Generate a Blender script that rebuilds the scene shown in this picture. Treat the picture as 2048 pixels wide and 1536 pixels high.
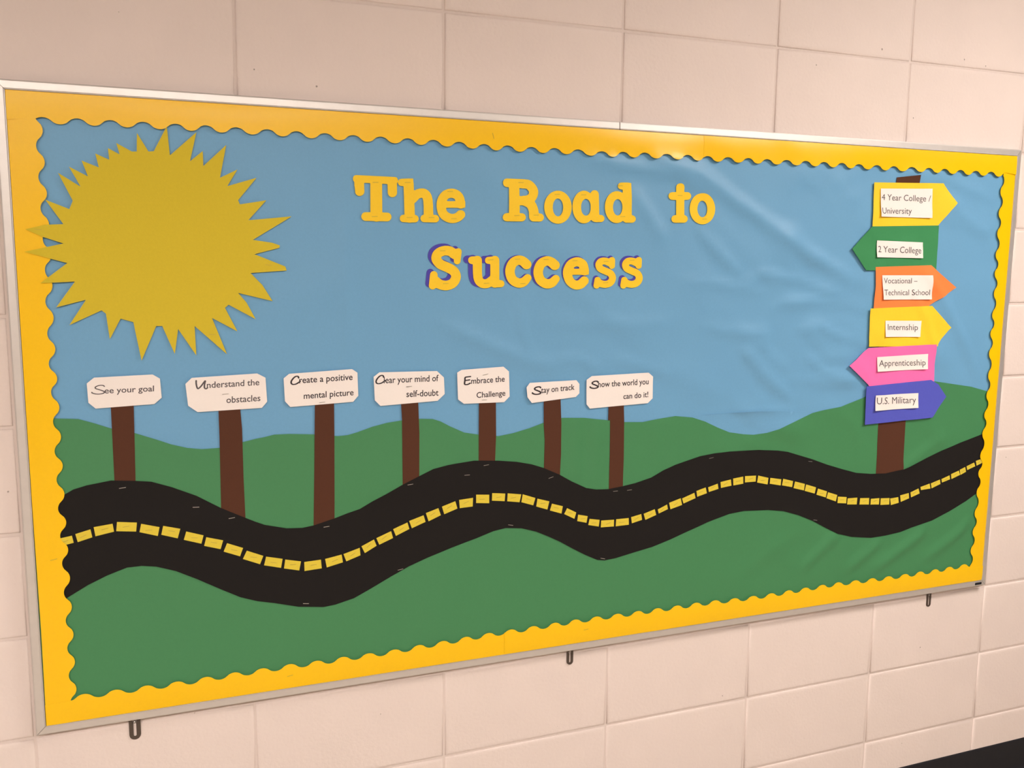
import bpy, bmesh, math, random
from mathutils import Vector, Matrix, noise
from mathutils.geometry import delaunay_2d_cdt
random.seed(4)
for o in list(bpy.data.objects): bpy.data.objects.remove(o)
COL = bpy.context.scene.collection
SC = bpy.context.scene
H0 = 1.2226            # height of the board's centre above the floor
WALL_Y = 0.014         # face of the block wall; the board's paper lies at y = 0
# ------------------------------------------------------------------ camera
cd = bpy.data.cameras.new('camera'); cam = bpy.data.objects.new('camera', cd); COL.objects.link(cam)
R0 = Vector((0.933196, -0.359235, 0.009728)); R1 = Vector((-0.040566, -0.132197, -0.990393)); R2 = Vector((0.35707, 0.923837, -0.137939))
m = Matrix((R0, -R1, -R2)).transposed().to_4x4(); m.translation = (-0.95985, -1.8479, 0.30951 + H0)
cam.matrix_world = m
cd.sensor_width = 36; cd.lens = 1825.327 / 2048 * 36; cd.clip_start = 0.05
SC.camera = cam
# ------------------------------------------------------------------ light
SC.view_settings.view_transform = 'Standard'; SC.view_settings.look = 'None'
SC.view_settings.gamma = 1; SC.view_settings.use_curve_mapping = False
SC.view_settings.exposure = 1.22
w = bpy.data.worlds.new('hall_ambient'); SC.world = w; w.use_nodes = True
w.node_tree.nodes['Background'].inputs[0].default_value = (1, 0.90, 0.82, 1)
w.node_tree.nodes['Background'].inputs[1].default_value = 0.25
CEIL = 2.636
PANELS = [(1.4, -1.4, 11), (-3.5, -3.2, 15), (-2.0, -3.2, 15), (-0.5, -3.2, 15)]   # x, y, radiance of each troffer
LIGHT_COL = (1, 0.90, 0.82)
# ------------------------------------------------------------------ materials
def mat(name, col, rough=0.8, spec=0.3, metal=0, var=0.04, vscale=30, bump=0, bscale=200, emit=None, aniso=0):
    m = bpy.data.materials.new(name); m.use_nodes = True
    nt = m.node_tree; b = nt.nodes['Principled BSDF']
    b.inputs['Roughness'].default_value = rough; b.inputs['Metallic'].default_value = metal
    b.inputs['Specular IOR Level'].default_value = spec
    geo = nt.nodes.new('ShaderNodeNewGeometry')
    if var:
        n = nt.nodes.new('ShaderNodeTexNoise'); n.inputs['Scale'].default_value = vscale; n.inputs['Detail'].default_value = 6
        nt.links.new(geo.outputs['Position'], n.inputs['Vector'])
        mx = nt.nodes.new('ShaderNodeMix'); mx.data_type = 'RGBA'
        mx.inputs[6].default_value = tuple(min(1, c * (1 - 1.6*var)) for c in col) + (1,)
        mx.inputs[7].default_value = tuple(min(1, c * (1 + 1.6*var)) for c in col) + (1,)
        nt.links.new(n.outputs['Fac'], mx.inputs[0]); nt.links.new(mx.outputs[2], b.inputs['Base Color'])
    else:
        b.inputs['Base Color'].default_value = (*col, 1)
    if bump:
        n2 = nt.nodes.new('ShaderNodeTexNoise'); n2.inputs['Scale'].default_value = bscale; n2.inputs['Detail'].default_value = 4
        nt.links.new(geo.outputs['Position'], n2.inputs['Vector'])
        bp = nt.nodes.new('ShaderNodeBump'); bp.inputs['Strength'].default_value = 1; bp.inputs['Distance'].default_value = bump
        nt.links.new(n2.outputs['Fac'], bp.inputs['Height']); nt.links.new(bp.outputs['Normal'], b.inputs['Normal'])
    if emit:
        b.inputs['Emission Color'].default_value = (*LIGHT_COL, 1); b.inputs['Emission Strength'].default_value = emit
    return m
def wall_mat(name, col):
    """painted concrete block: orange peel, broad unevenness and scattered open pits"""
    m = mat(name, col, 0.62, 0.28, var=0.0); nt = m.node_tree; b = nt.nodes['Principled BSDF']
    geo = nt.nodes.new('ShaderNodeNewGeometry'); L = nt.links.new
    n1 = nt.nodes.new('ShaderNodeTexNoise'); n1.inputs['Scale'].default_value = 130; n1.inputs['Detail'].default_value = 5
    n2 = nt.nodes.new('ShaderNodeTexNoise'); n2.inputs['Scale'].default_value = 14; n2.inputs['Detail'].default_value = 3
    v = nt.nodes.new('ShaderNodeTexVoronoi'); v.inputs['Scale'].default_value = 26; v.inputs['Randomness'].default_value = 1
    for n in (n1, n2, v): L(geo.outputs['Position'], n.inputs['Vector'])
    gate = nt.nodes.new('ShaderNodeSeparateColor'); L(v.outputs['Color'], gate.inputs[0])
    # pit radius depends on the cell's random colour: most cells have none
    rr = nt.nodes.new('ShaderNodeMapRange'); rr.inputs[1].default_value = 0.72; rr.inputs[2].default_value = 1; rr.inputs[3].default_value = 0.0; rr.inputs[4].default_value = 0.075
    L(gate.outputs[0], rr.inputs[0])
    sb = nt.nodes.new('ShaderNodeMath'); sb.operation = 'SUBTRACT'; L(rr.outputs[0], sb.inputs[0]); L(v.outputs['Distance'], sb.inputs[1])
    cl = nt.nodes.new('ShaderNodeMapRange'); cl.inputs[1].default_value = 0; cl.inputs[2].default_value = 0.03; L(sb.outputs[0], cl.inputs[0])
    a1 = nt.nodes.new('ShaderNodeMath'); a1.operation = 'MULTIPLY'; a1.inputs[1].default_value = 0.0010; L(n1.outputs['Fac'], a1.inputs[0])
    a2 = nt.nodes.new('ShaderNodeMath'); a2.operation = 'MULTIPLY_ADD'; a2.inputs[1].default_value = 0.0012; L(n2.outputs['Fac'], a2.inputs[0]); L(a1.outputs[0], a2.inputs[2])
    a3 = nt.nodes.new('ShaderNodeMath'); a3.operation = 'MULTIPLY_ADD'; a3.inputs[1].default_value = -0.0016; L(cl.outputs[0], a3.inputs[0]); L(a2.outputs[0], a3.inputs[2])
    bp = nt.nodes.new('ShaderNodeBump'); bp.inputs['Strength'].default_value = 1; bp.inputs['Distance'].default_value = 1.0
    L(a3.outputs[0], bp.inputs['Height']); L(bp.outputs['Normal'], b.inputs['Normal'])
    n3 = nt.nodes.new('ShaderNodeTexNoise'); n3.inputs['Scale'].default_value = 7; n3.inputs['Detail'].default_value = 8; L(geo.outputs['Position'], n3.inputs['Vector'])
    mx = nt.nodes.new('ShaderNodeMix'); mx.data_type = 'RGBA'; mx.inputs[6].default_value = (*[c*.955 for c in col], 1); mx.inputs[7].default_value = (*[min(1, c*1.04) for c in col], 1)
    L(n3.outputs['Fac'], mx.inputs[0])
    mp = nt.nodes.new('ShaderNodeMix'); mp.data_type = 'RGBA'; mp.inputs[7].default_value = (*[c*.42 for c in col], 1)
    pf = nt.nodes.new('ShaderNodeMath'); pf.operation = 'MULTIPLY'; pf.inputs[1].default_value = .7; L(cl.outputs[0], pf.inputs[0])
    L(pf.outputs[0], mp.inputs[0]); L(mx.outputs[2], mp.inputs[6]); L(mp.outputs[2], b.inputs['Base Color'])
    return m
PAINT = wall_mat('painted_block', (0.77, 0.67, 0.63))
PAINT_PLAIN = mat('white_enamel', (0.7, 0.68, 0.66), 0.5, 0.3)
DARK_WALL = mat('dark_wall_low_bounce', (0.27, 0.20, 0.165), 0.8, 0.2, var=.15, vscale=12)  # invented dark finish for the unseen walls, to cut bounced light
MORTAR = wall_mat('painted_mortar', (0.70, 0.605, 0.565))
ALU = mat('brushed_aluminium', (0.70, 0.665, 0.64), 0.42, 0.5, metal=0.6, var=.03, vscale=60, bump=.00004, bscale=900)
CORK = mat('cork', (0.35, 0.2, 0.1), 0.9, 0.1, var=.2, vscale=150)
def paper(n, c, rough=0.75, spec=0.25, var=.03): return mat(n, c, rough, spec, var=var, vscale=220, bump=.00012, bscale=700)
SKY = paper('sky_blue_kraft_paper', (0.15, 0.37, 0.61), .46, .45)
GREEN = paper('green_kraft_paper', (0.058, 0.235, 0.096), .52, .38)
BLACKP = paper('black_paper', (0.0135, 0.0118, 0.0115), .75, .14)
BROWN = paper('brown_paper', (0.088, 0.032, 0.017), .8, .2)
SUNY = paper('sun_yellow_paper', (0.64, 0.50, 0.035), .8, .2)
LETY = paper('letter_yellow_card', (0.92, 0.60, 0.03), .7, .25, .02)
PURP = paper('purple_card', (0.078, 0.062, 0.40), .7, .25)
DASHY = paper('dash_yellow_paper', (0.72, 0.57, 0.055), .7, .25)
BORD = paper('golden_coated_border', (0.94, 0.56, 0.003), .32, .42, .015)
WHITE = paper('white_paper', (0.88, 0.82, 0.79), .7, .3, .01)
INK = mat('black_ink', (0.045, 0.035, 0.04), .6, .2, var=0)
INKG = mat('grey_ink', (0.11, 0.095, 0.10), .6, .2, var=0)
A_YEL = paper('arrow_yellow_paper', (0.95, 0.61, 0.03), .7, .25)
A_GRN = paper('arrow_green_paper', (0.045, 0.255, 0.095), .7, .25)
A_ORG = paper('arrow_orange_paper', (0.95, 0.235, 0.06), .7, .25)
A_PNK = paper('arrow_pink_paper', (0.95, 0.165, 0.46), .7, .25)
A_BLU = paper('arrow_blue_paper', (0.088, 0.102, 0.53), .7, .25)
STAPLE = mat('staple_steel', (0.6, 0.58, 0.55), .3, .5, metal=.9, var=0)
STAPLEY = mat('staple_brass', (0.55, 0.42, 0.07), .6, .3, metal=.2, var=0)
CLIP = mat('dark_bronze_steel', (0.11, 0.085, 0.07), .5, .4, metal=.5, var=.08, vscale=300)
RUBBER = mat('black_rubber', (0.012, 0.012, 0.016), .6, .3, var=.1, vscale=40)
# ------------------------------------------------------------------ helpers
def tag(o, label=None, cat=None, group=None, kind=None):
    if label: o['label'] = label
    if cat: o['category'] = cat
    if group: o['group'] = group
    if kind: o['kind'] = kind
    return o
def empty(name, loc):
    o = bpy.data.objects.new(name, None); COL.objects.link(o); o.location = loc; o.empty_display_size = .05
    bpy.context.view_layer.update(); return o
def link(name, me, mats, parent=None, loc=None):
    for m_ in (mats if isinstance(mats, (list, tuple)) else [mats]): me.materials.append(m_)
    o = bpy.data.objects.new(name, me); COL.objects.link(o)
    if loc is not None: o.location = loc
    if parent is not None: o.parent = parent
    return o
def wpos(p):    # world position of an object from its chain of plain translations
    v = Vector((0, 0, 0))
    while p is not None: v += p.location; p = p.parent
    return v
def mesh_obj(name, verts, faces, mats, parent=None, smooth=None, mi=None, origin=None):
    """verts in world space; the object's origin is put at their centre (or at origin)"""
    if origin is None:
        n = len(verts); origin = Vector((sum(v[0] for v in verts)/n, sum(v[1] for v in verts)/n, sum(v[2] for v in verts)/n))
    origin = Vector(origin)
    me = bpy.data.meshes.new(name); me.from_pydata([tuple(Vector(v) - origin) for v in verts], [], faces); me.update()
    if smooth is True: me.polygons.foreach_set('use_smooth', [True]*len(faces))
    elif smooth: me.polygons.foreach_set('use_smooth', smooth)
    if mi: me.polygons.foreach_set('material_index', mi)
    return link(name, me, mats, parent, origin - wpos(parent))
def box(V, F, a, b):
    n = len(V)
    V += [(x, y, z) for x in (a[0], b[0]) for y in (a[1], b[1]) for z in (a[2], b[2])]
    F += [tuple(n+i for i in f) for f in ((0,1,3,2),(4,6,7,5),(0,4,5,1),(2,3,7,6),(0,2,6,4),(1,5,7,3))]
def box_obj(name, a, b, m, parent=None):
    V, F = [], []; box(V, F, a, b); return mesh_obj(name, V, F, m, parent)
def unpack(L): return [(a/10000, b/10000) for a, b in L]
# fold relief of the stretched kraft paper, metres towards the viewer
def seglist(L):
    out = []
    for pts, h, w_ in L:
        P = unpack(pts)
        xs = [p[0] for p in P]; zs = [p[1] for p in P]; r = w_*.0032
        out.append((P, h*.0001, w_*.00082, min(xs)-r, max(xs)+r, min(zs)-r, max(zs)+r))
    return out
def dist_poly(x, z, P):
    best = 9; end = 0; n = len(P)
    for k in range(n-1):
        ax, az = P[k]; bx, bz = P[k+1]; dx = bx-ax; dz = bz-az; L2 = dx*dx+dz*dz+1e-12
        t = ((x-ax)*dx+(z-az)*dz)/L2; tc = min(1, max(0, t)); d = math.hypot(x-ax-tc*dx, z-az-tc*dz)
        if d < best: best = d; end = (k+tc)/(n-1)
    return best, end
FC = {}
def disp(x, z):
    k = (round(x, 4), round(z, 4))
    if k in FC: return FC[k]
    s = 0.0009
    ed = min(x+1.1945, 1.1883-x, z+.5864, .5885-z); ed = min(1, max(0, (ed-.042)/.04)); ed = ed*ed*(3-2*ed); GA = 3.6
    for P, h, w_, x0, x1, z0, z1 in FOLD:
        if x0 < x < x1 and z0 < z < z1:
            d, e = dist_poly(x, z, P)
            s += h*(1 if h > .002 else 1.5)*math.exp(-(d/w_)**2)*(min(1, e*5+.15)*min(1, (1-e)*5+.15))
    r = min(1, max(0, (x+.30)/.75)); r = r*r*(3-2*r)
    # wandering creases, stronger to the right where the paper is looser
    u = x*.80 - z*.60; v = x*.60 + z*.80
    n = noise.noise(Vector((u*3.2, v*14, 3.1)))*.0013 + noise.noise(Vector((u*9, v*26, 7.7)))*.0006
    n += (.16-abs(noise.noise(Vector((x*4.6+z*2, z*7.5-x*2.5, 5.2)))))*.0017 + (.16-abs(noise.noise(Vector((x*9-z*6, z*13+x*3, 9.2)))))*.0007
    if z > -.2 and x < 1.0: s += n*r + noise.noise(Vector((x*2.2, z*2.5, 1)))*.0005*(1-r*.5)
    else: s += n*r*.35 + noise.noise(Vector((x*4.2, z*2.5, 1)))*.0004
    s = .0009+(s-.0009)*GA*(.3+.7*ed)
    s = max(s, .0001); FC[k] = s
    return s
def inside(x, z, loops):
    c = False
    for L in loops:
        j = L[-1]
        for i in L:
            if (i[1] > z) != (j[1] > z) and x < (j[0]-i[0])*(z-i[1])/(j[1]-i[1])+i[0]: c = not c
            j = i
    return c
def sheet(name, loops, off, m, parent=None, th=.0003, grid=.02, lift=None, df=1.0, label=None):
    """cut paper: outline loops (first outer, rest holes) in board x,z; drapes over the folds below it"""
    V = []; E = []
    if grid:
        dl = []
        for L in loops:
            N = []
            for a, b in zip(L, L[1:]+L[:1]):
                k = max(1, int(math.hypot(b[0]-a[0], b[1]-a[1])/grid))
                N += [(a[0]+(b[0]-a[0])*i/k, a[1]+(b[1]-a[1])*i/k) for i in range(k)]
            dl.append(N)
    else: dl = [list(L) for L in loops]
    for L in dl:
        n0 = len(V); V += L; E += [(n0+i, n0+(i+1) % len(L)) for i in range(len(L))]
    if grid:
        x0 = min(p[0] for p in V); x1 = max(p[0] for p in V); z0 = min(p[1] for p in V); z1 = max(p[1] for p in V)
        bnd = {}
        for p in V: bnd.setdefault((int(p[0]/grid), int(p[1]/grid)), []).append(p)
        nx = int((x1-x0)/grid)+1; nz = int((z1-z0)/grid)+1
        for i in range(nx):
            for j in range(nz):
                x = x0+(i+.5+.25*(j % 2))*grid; z = z0+(j+.5)*grid
                near = any(math.hypot(p[0]-x, p[1]-z) < grid*.35 for a in (-1, 0, 1) for b in (-1, 0, 1) for p in bnd.get((int(x/grid)+a, int(z/grid)+b), ()))
                if not near and inside(x, z, dl): V.append((x, z))
    cv_, ce, cf, ov, oe, of = delaunay_2d_cdt([Vector(p) for p in V], E, [], 1, 1e-6)
    tris = []
    for f in cf:
        cx = sum(cv_[i][0] for i in f)/3; cz = sum(cv_[i][1] for i in f)/3
        if inside(cx, cz, dl):
            a, b, c = (cv_[i] for i in f[:3])
            if (b[0]-a[0])*(c[1]-a[1])-(b[1]-a[1])*(c[0]-a[0]) < 0: f = f[::-1]
            tris.append(tuple(f))
    cnt = {}
    for f in tris:
        for a, b in zip(f, f[1:]+f[:1]): cnt[(a, b)] = 1
    rim = [e for e in cnt if (e[1], e[0]) not in cnt]
    W = []
    for p in cv_:
        y = -(off + disp(p[0], p[1])*df + (lift(p[0], p[1]) if lift else 0))
        W.append((p[0], y, p[1]+H0))
    faces = list(tris); sm = [True]*len(tris); n = len(W)
    # rim wall and back
    ids = {}
    for a, b in rim:
        for q in (a, b):
            if q not in ids:
                ids[q] = len(W); x, y, z = W[q]; W += [(x, y, z), (x, y+th, z)]
    for a, b in rim: faces.append((ids[a], ids[a]+1, ids[b]+1, ids[b])); sm.append(False)
    o = mesh_obj(name, W, faces, m, parent, smooth=sm)
    if label: o['label'] = label
    return o
def staple(x, z, ang, y, parent, m=STAPLE, L=.0120):
    a = math.radians(-ang); c, s = math.cos(a), math.sin(a)
    if 'me' not in ST: 
        V, F = [], []
        for u0, u1, y0, y1 in ((-.5, .5, -.0005, 0), (-.5, -.44, -.0004, .002), (.44, .5, -.0004, .002)): box(V, F, (u0*L, y0, -.0005), (u1*L, y1, .0005))
        ST['V'] = V; ST['F'] = F; ST['me'] = 1
    key = m.name
    if key not in ST:
        me = bpy.data.meshes.new('staple'); me.from_pydata(ST['V'], [], ST['F']); me.update(); me.materials.append(m); ST[key] = me
    o = bpy.data.objects.new('staple', ST[key]); COL.objects.link(o); o.parent = parent
    o.location = Vector((x, y, z+H0)) - wpos(parent); o.rotation_euler = (0, -a, 0)
    return o
ST = {}
def catmull(P, n=6, closed=False):
    P = [Vector(p) for p in P]; out = []
    Q = [2*P[0]-P[1]] + P + [2*P[-1]-P[-2]]
    for i in range(1, len(Q)-2):
        a, b, c, e = Q[i-1:i+3]
        for k in range(n):
            t = k/n; out.append(.5*((2*b)+(-a+c)*t+(2*a-5*b+4*c-e)*t*t+(-a+3*b-3*c+e)*t**3))
    out.append(P[-1]); return [tuple(v) for v in out]
def ribbon(P, r, V, F, yf):
    P = catmull(P, 5)
    n = len(P); base = len(V)
    for i, p in enumerate(P):
        a = P[max(0, i-1)]; b = P[min(n-1, i+1)]; dx, dz = b[0]-a[0], b[1]-a[1]; L = math.hypot(dx, dz)+1e-9
        rr = r*(.75+.35*abs(dz)/L)
        for s in (1, -1):
            x = p[0]-s*dz/L*rr; z = p[1]+s*dx/L*rr; V.append((x, yf(x, z), z+H0))
    for i in range(n-1): F.append((base+2*i, base+2*i+1, base+2*i+3, base+2*i+2))
    for p in (P[0], P[-1]):
        b = len(V); V.append((p[0], yf(*p), p[1]+H0))
        for k in range(10):
            t = k*math.tau/10; x = p[0]+r*.85*math.cos(t); z = p[1]+r*.85*math.sin(t); V.append((x, yf(x, z), z+H0))
        F += [(b, b+1+k, b+1+(k+1) % 10) for k in range(10)]
GL = {}
def text_mesh(s, bold=0.0):
    cu = bpy.data.curves.new('t', 'FONT'); cu.body = s; cu.resolution_u = 3; cu.offset = bold
    o = bpy.data.objects.new('t', cu); me = bpy.data.meshes.new_from_object(o)
    V = [tuple(v.co) for v in me.vertices]; F = [tuple(p.vertices) for p in me.polygons]
    bpy.data.objects.remove(o); bpy.data.meshes.remove(me)
    return V, F
ASC = max(v[1] for v in text_mesh('l')[0])
def add_text(s, q, V, F, yf, thin=0.0):
    (ax, az), (bx, bz), (cx, cz) = unpack(q)
    tv, tf = text_mesh(s, thin); x0 = min(v[0] for v in tv); x1 = max(v[0] for v in tv); n = len(V)
    for v in tv:
        u = (v[0]-x0)/(x1-x0); h = v[1]/ASC
        x = ax+(bx-ax)*u+(cx-ax)*h; z = az+(bz-az)*u+(cz-az)*h; V.append((x, yf(x, z), z+H0))
    F += [tuple(n+i for i in f) for f in tf]
# ---- cut-paper outlines, staple places and folds measured on the board (0.1 mm from its centre)
SUN=[(-9337,5418),(-9304,4894),(-8824,5337),(-8956,4803),(-8724,5001),(-8722,4727),(-8299,5132),(-8432,4522),(-8107,4690),(-8303,4373),(-7761,4549),(-8115,4115),(-8083,4039),(-7590,4131),(-7937,3743),(-7116,3837),(-7862,3372),(-7505,3323),(-7357,3273),(-7368,3226),(-7841,3098),(-7265,2867),(-7239,2788),(-7925,2736),(-7711,2506),(-7525,2192),(-8167,2353),(-8018,2168),(-7855,1842),(-8352,2129),(-8420,2068),(-8205,1611),(-8665,1878),(-8412,1170),(-8986,1729),(-8976,1165),(-9284,1675),(-9362,1204),(-9564,1739),(-9669,1741),(-9953,1095),(-10065,1822),(-10280,1888),(-10481,1511),(-10525,1983),(-10596,2046),(-11143,1786),(-10848,2242),(-11340,2111),(-11012,2574),(-11575,2545),(-11120,2907),(-11801,3101),(-11163,3256),(-11498,3370),(-11761,3497),(-11446,3582),(-11147,3599),(-11416,4022),(-11038,3869),(-10975,4018),(-11187,4499),(-10835,4272),(-11008,4617),(-10706,4458),(-10796,4732),(-10518,4624),(-10566,4868),(-10339,4767),(-10351,4973),(-10161,4871),(-10209,5070),(-9953,4932),(-9871,4936),(-9853,5268),(-9671,4946),(-9579,4956)]
ROAD=[(-11640,-1458),(-11393,-1375),(-11241,-1292),(-11011,-1232),(-10588,-1172),(-10160,-1213),(-9881,-1252),(-9513,-1391),(-9071,-1600),(-8624,-1887),(-8165,-2130),(-7980,-2226),(-7794,-2313),(-7363,-2428),(-7044,-2451),(-6820,-2422),(-6392,-2315),(-6112,-2229),(-5855,-2162),(-5595,-2027),(-5306,-1894),(-4935,-1712),(-4574,-1556),(-4263,-1424),(-3935,-1363),(-3760,-1343),(-3341,-1307),(-2775,-1348),(-2343,-1406),(-1989,-1487),(-1691,-1593),(-1297,-1778),(-990,-1960),(-616,-2147),(-366,-2203),(-51,-2223),(330,-2182),(652,-2135),(1072,-2036),(1395,-1884),(1718,-1775),(2404,-1616),(2815,-1572),(3233,-1552),(3658,-1562),(4089,-1574),(4675,-1631),(4974,-1684),(5278,-1781),(5741,-1927),(6213,-2101),(6692,-2252),(7177,-2393),(7664,-2458),(8153,-2482),(8744,-2413),(9366,-2218),(10032,-1996),(10711,-1810),(11442,-1636),(11850,-1550),(11833,-3100),(11422,-3311),(11062,-3490),(10482,-3728),(9870,-3932),(9195,-4058),(8790,-4149),(8297,-4193),(7805,-4209),(7148,-4114),(6660,-3971),(6236,-3758),(5851,-3551),(5379,-3351),(4918,-3206),(4469,-3138),(3739,-3096),(3312,-3130),(2676,-3284),(2161,-3448),(1660,-3610),(1163,-3740),(671,-3822),(187,-3908),(-101,-3929),(-295,-3896),(-612,-3738),(-928,-3557),(-1239,-3364),(-1546,-3202),(-1850,-3056),(-2207,-2941),(-2590,-2897),(-2879,-2938),(-3287,-3064),(-3851,-3212),(-4404,-3385),(-4813,-3530),(-5216,-3714),(-5618,-3910),(-6011,-4089),(-6399,-4172),(-6654,-4192),(-7154,-4125),(-7645,-3981),(-7978,-3896),(-8308,-3769),(-8678,-3556),(-9131,-3282),(-9509,-3076),(-9862,-2945),(-10124,-2900),(-10386,-2904),(-10737,-3018),(-11084,-3170),(-11448,-3375),(-11623,-3497)]
HILL=[(-11805,75),(-11498,70),(-11091,38),(-10849,-49),(-10553,-169),(-10133,-287),(-9758,-434),(-9500,-546),(-9205,-638),(-8937,-679),(-8628,-676),(-8162,-588),(-7921,-538),(-7744,-512),(-7561,-474),(-7267,-478),(-6779,-516),(-6285,-583),(-6084,-574),(-5881,-525),(-5573,-430),(-5262,-365),(-4948,-331),(-4524,-319),(-4267,-338),(-4093,-400),(-3893,-514),(-3564,-673),(-3227,-740),(-2774,-801),(-2429,-755),(-2053,-669),(-1701,-564),(-1256,-478),(-708,-508),(-87,-599),(326,-664),(807,-691),(1195,-641),(1680,-594),(2163,-658),(2516,-775),(2876,-942),(3220,-1081),(3647,-1157),(3933,-1186),(4307,-1160),(4649,-1082),(4885,-997),(5303,-867),(5679,-734),(6032,-676),(6548,-616),(6949,-508),(7256,-421),(7796,-226),(8449,-82),(9123,-43),(9622,-83),(10213,-173),(10923,-281),(11503,-428),(12033,-535)]
POSTS=[[(-10524,319),(-10126,328),(-10135,-132),(-10162,-1345),(-10529,-1315)],[(-8606,157),(-8202,157),(-8174,-312),(-8174,-1296),(-8160,-2263),(-8623,-2218),(-8603,-479)],[(-6741,187),(-6356,200),(-6362,-618),(-6387,-2437),(-6820,-2522),(-6776,-1051)],[(-4959,103),(-4589,117),(-4565,-625),(-4573,-1679),(-4935,-1835),(-4939,-330)],[(-3233,43),(-2845,47),(-2833,-785),(-2855,-1445),(-3234,-1417)],[(-1713,28),(-1306,43),(-1273,-602),(-1266,-1302),(-1286,-1886),(-1683,-1704),(-1673,-968),(-1701,-617)],[(-90,-186),(296,-181),(323,-663),(334,-2338),(-30,-2331),(-37,-1064),(-43,-601),(-92,-595)],[(7873,5173),(8619,5263),(8620,4637),(8703,781),(8719,-1095),(8744,-2575),(7837,-2599),(7805,-1117),(7843,2093)]]
CARDS=[[(-10912,698),(-10784,803),(-9771,825),(-9644,740),(-9628,373),(-9765,257),(-10784,221),(-10902,337)],[(-9194,619),(-9075,733),(-7856,774),(-7699,684),(-7680,204),(-7787,82),(-8992,61),(-9160,194)],[(-7351,656),(-7240,744),(-5978,794),(-5869,716),(-5859,238),(-5968,117),(-7233,73),(-7335,193)],[(-5535,616),(-5412,707),(-4175,689),(-4024,548),(-4007,191),(-4165,51),(-5399,3),(-5516,126)],[(-3730,639),(-3629,694),(-2677,732),(-2548,623),(-2528,71),(-2655,-50),(-3577,-41),(-3710,59)],[(-2139,257),(-2062,354),(-922,366),(-844,277),(-840,63),(-929,-17),(-2006,-98),(-2116,38)],[(-673,362),(-544,446),(914,470),(1040,372),(1042,-137),(913,-246),(-572,-300),(-660,-197)]]
TEXT=[[[(-10619,499),(-9761,506),(-10614,606)]],[[(-8806,523),(-7822,542),(-8802,642)],[(-8454,213),(-7810,225),(-8450,337)]],[[(-7048,546),(-5972,573),(-7045,672)],[(-6964,225),(-5957,255),(-6961,348)]],[[(-5323,476),(-4144,474),(-5322,607)],[(-4843,163),(-4145,164),(-4842,295)]],[[(-3415,385),(-2647,405),(-3415,510)],[(-3292,74),(-2630,95),(-3292,194)]],[[(-1789,114),(-965,152),(-1791,242)]],[[(-377,183),(927,199),(-380,314)],[(277,-120),(924,-102),(273,8)]]]
INI=[[([(-10614,632),(-10639,651),(-10695,654),(-10748,639),(-10772,618),(-10760,596),(-10703,573),(-10644,548),(-10619,525),(-10642,503),(-10707,492),(-10772,497),(-10825,516),(-10834,531)],7)],[([(-8996,678),(-8998,629),(-8992,571),(-8976,525),(-8955,524),(-8908,568),(-8861,632),(-8830,666),(-8840,622),(-8850,574),(-8847,528),(-8822,510),(-8791,530)],9)],[([(-7056,652),(-7063,679),(-7092,690),(-7138,672),(-7183,624),(-7205,579),(-7196,542),(-7159,527),(-7100,538),(-7024,585)],10)],[([(-5327,601),(-5334,629),(-5366,641),(-5414,622),(-5462,572),(-5485,524),(-5475,486),(-5436,470),(-5372,482),(-5291,531)],10)],[([(-3429,544),(-3485,540),(-3549,527),(-3555,471),(-3564,391),(-3532,373),(-3484,379),(-3436,400)],11),([(-3558,462),(-3501,467),(-3450,473)],11)],[([(-1800,234),(-1824,254),(-1877,256),(-1925,241),(-1947,220),(-1934,197),(-1880,174),(-1823,149),(-1798,126),(-1818,102),(-1878,91),(-1939,96),(-1989,115),(-2000,131)],12)],[([(-386,301),(-410,321),(-461,323),(-508,308),(-529,287),(-517,265),(-463,242),(-408,218),(-383,195),(-403,173),(-461,162),(-520,166),(-570,185),(-580,200)],12)]]
ARROWS=[[(7149,5022),(9393,5082),(9873,4594),(9332,4011),(7166,3941)],[(7179,3961),(9359,4007),(9370,2826),(7052,2849),(6566,3376)],[(7347,2931),(9183,2986),(10087,2407),(9216,1939),(9222,1875),(7366,1858),(7368,2019),(7373,2464)],[(7254,1884),(9310,1931),(10003,1349),(9564,917),(9552,865),(7276,912)],[(7266,879),(9497,914),(9559,-79),(9480,-137),(7384,-127),(7332,-67),(6666,442)],[(7282,-115),(9436,-30),(9702,-159),(10002,-502),(9566,-1051),(7311,-1120)]]
LABELS=[[(7350,4877),(9004,4930),(9065,4193),(7386,4186)],[(7332,3595),(8837,3568),(8851,3165),(7336,3176)],[(7561,2724),(9195,2727),(9241,2101),(7628,2106)],[(7768,1568),(8963,1544),(8925,1128),(7762,1154)],[(7553,638),(9257,670),(9255,268),(7584,258)],[(7584,-360),(9006,-360),(9008,-752),(7572,-762)]]
LTEXT=[[[(7391,4595),(8978,4605),(7385,4744)],[(7419,4262),(8398,4279),(7412,4411)]],[[(7383,3303),(8786,3286),(7376,3459)]],[[(7627,2519),(8743,2518),(7621,2658)],[(7646,2218),(9166,2214),(7640,2361)]],[[(7848,1329),(8855,1304),(7841,1480)]],[[(7623,396),(9180,370),(7616,554)]],[[(7624,-592),(8932,-622),(7616,-417)]]]
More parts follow.
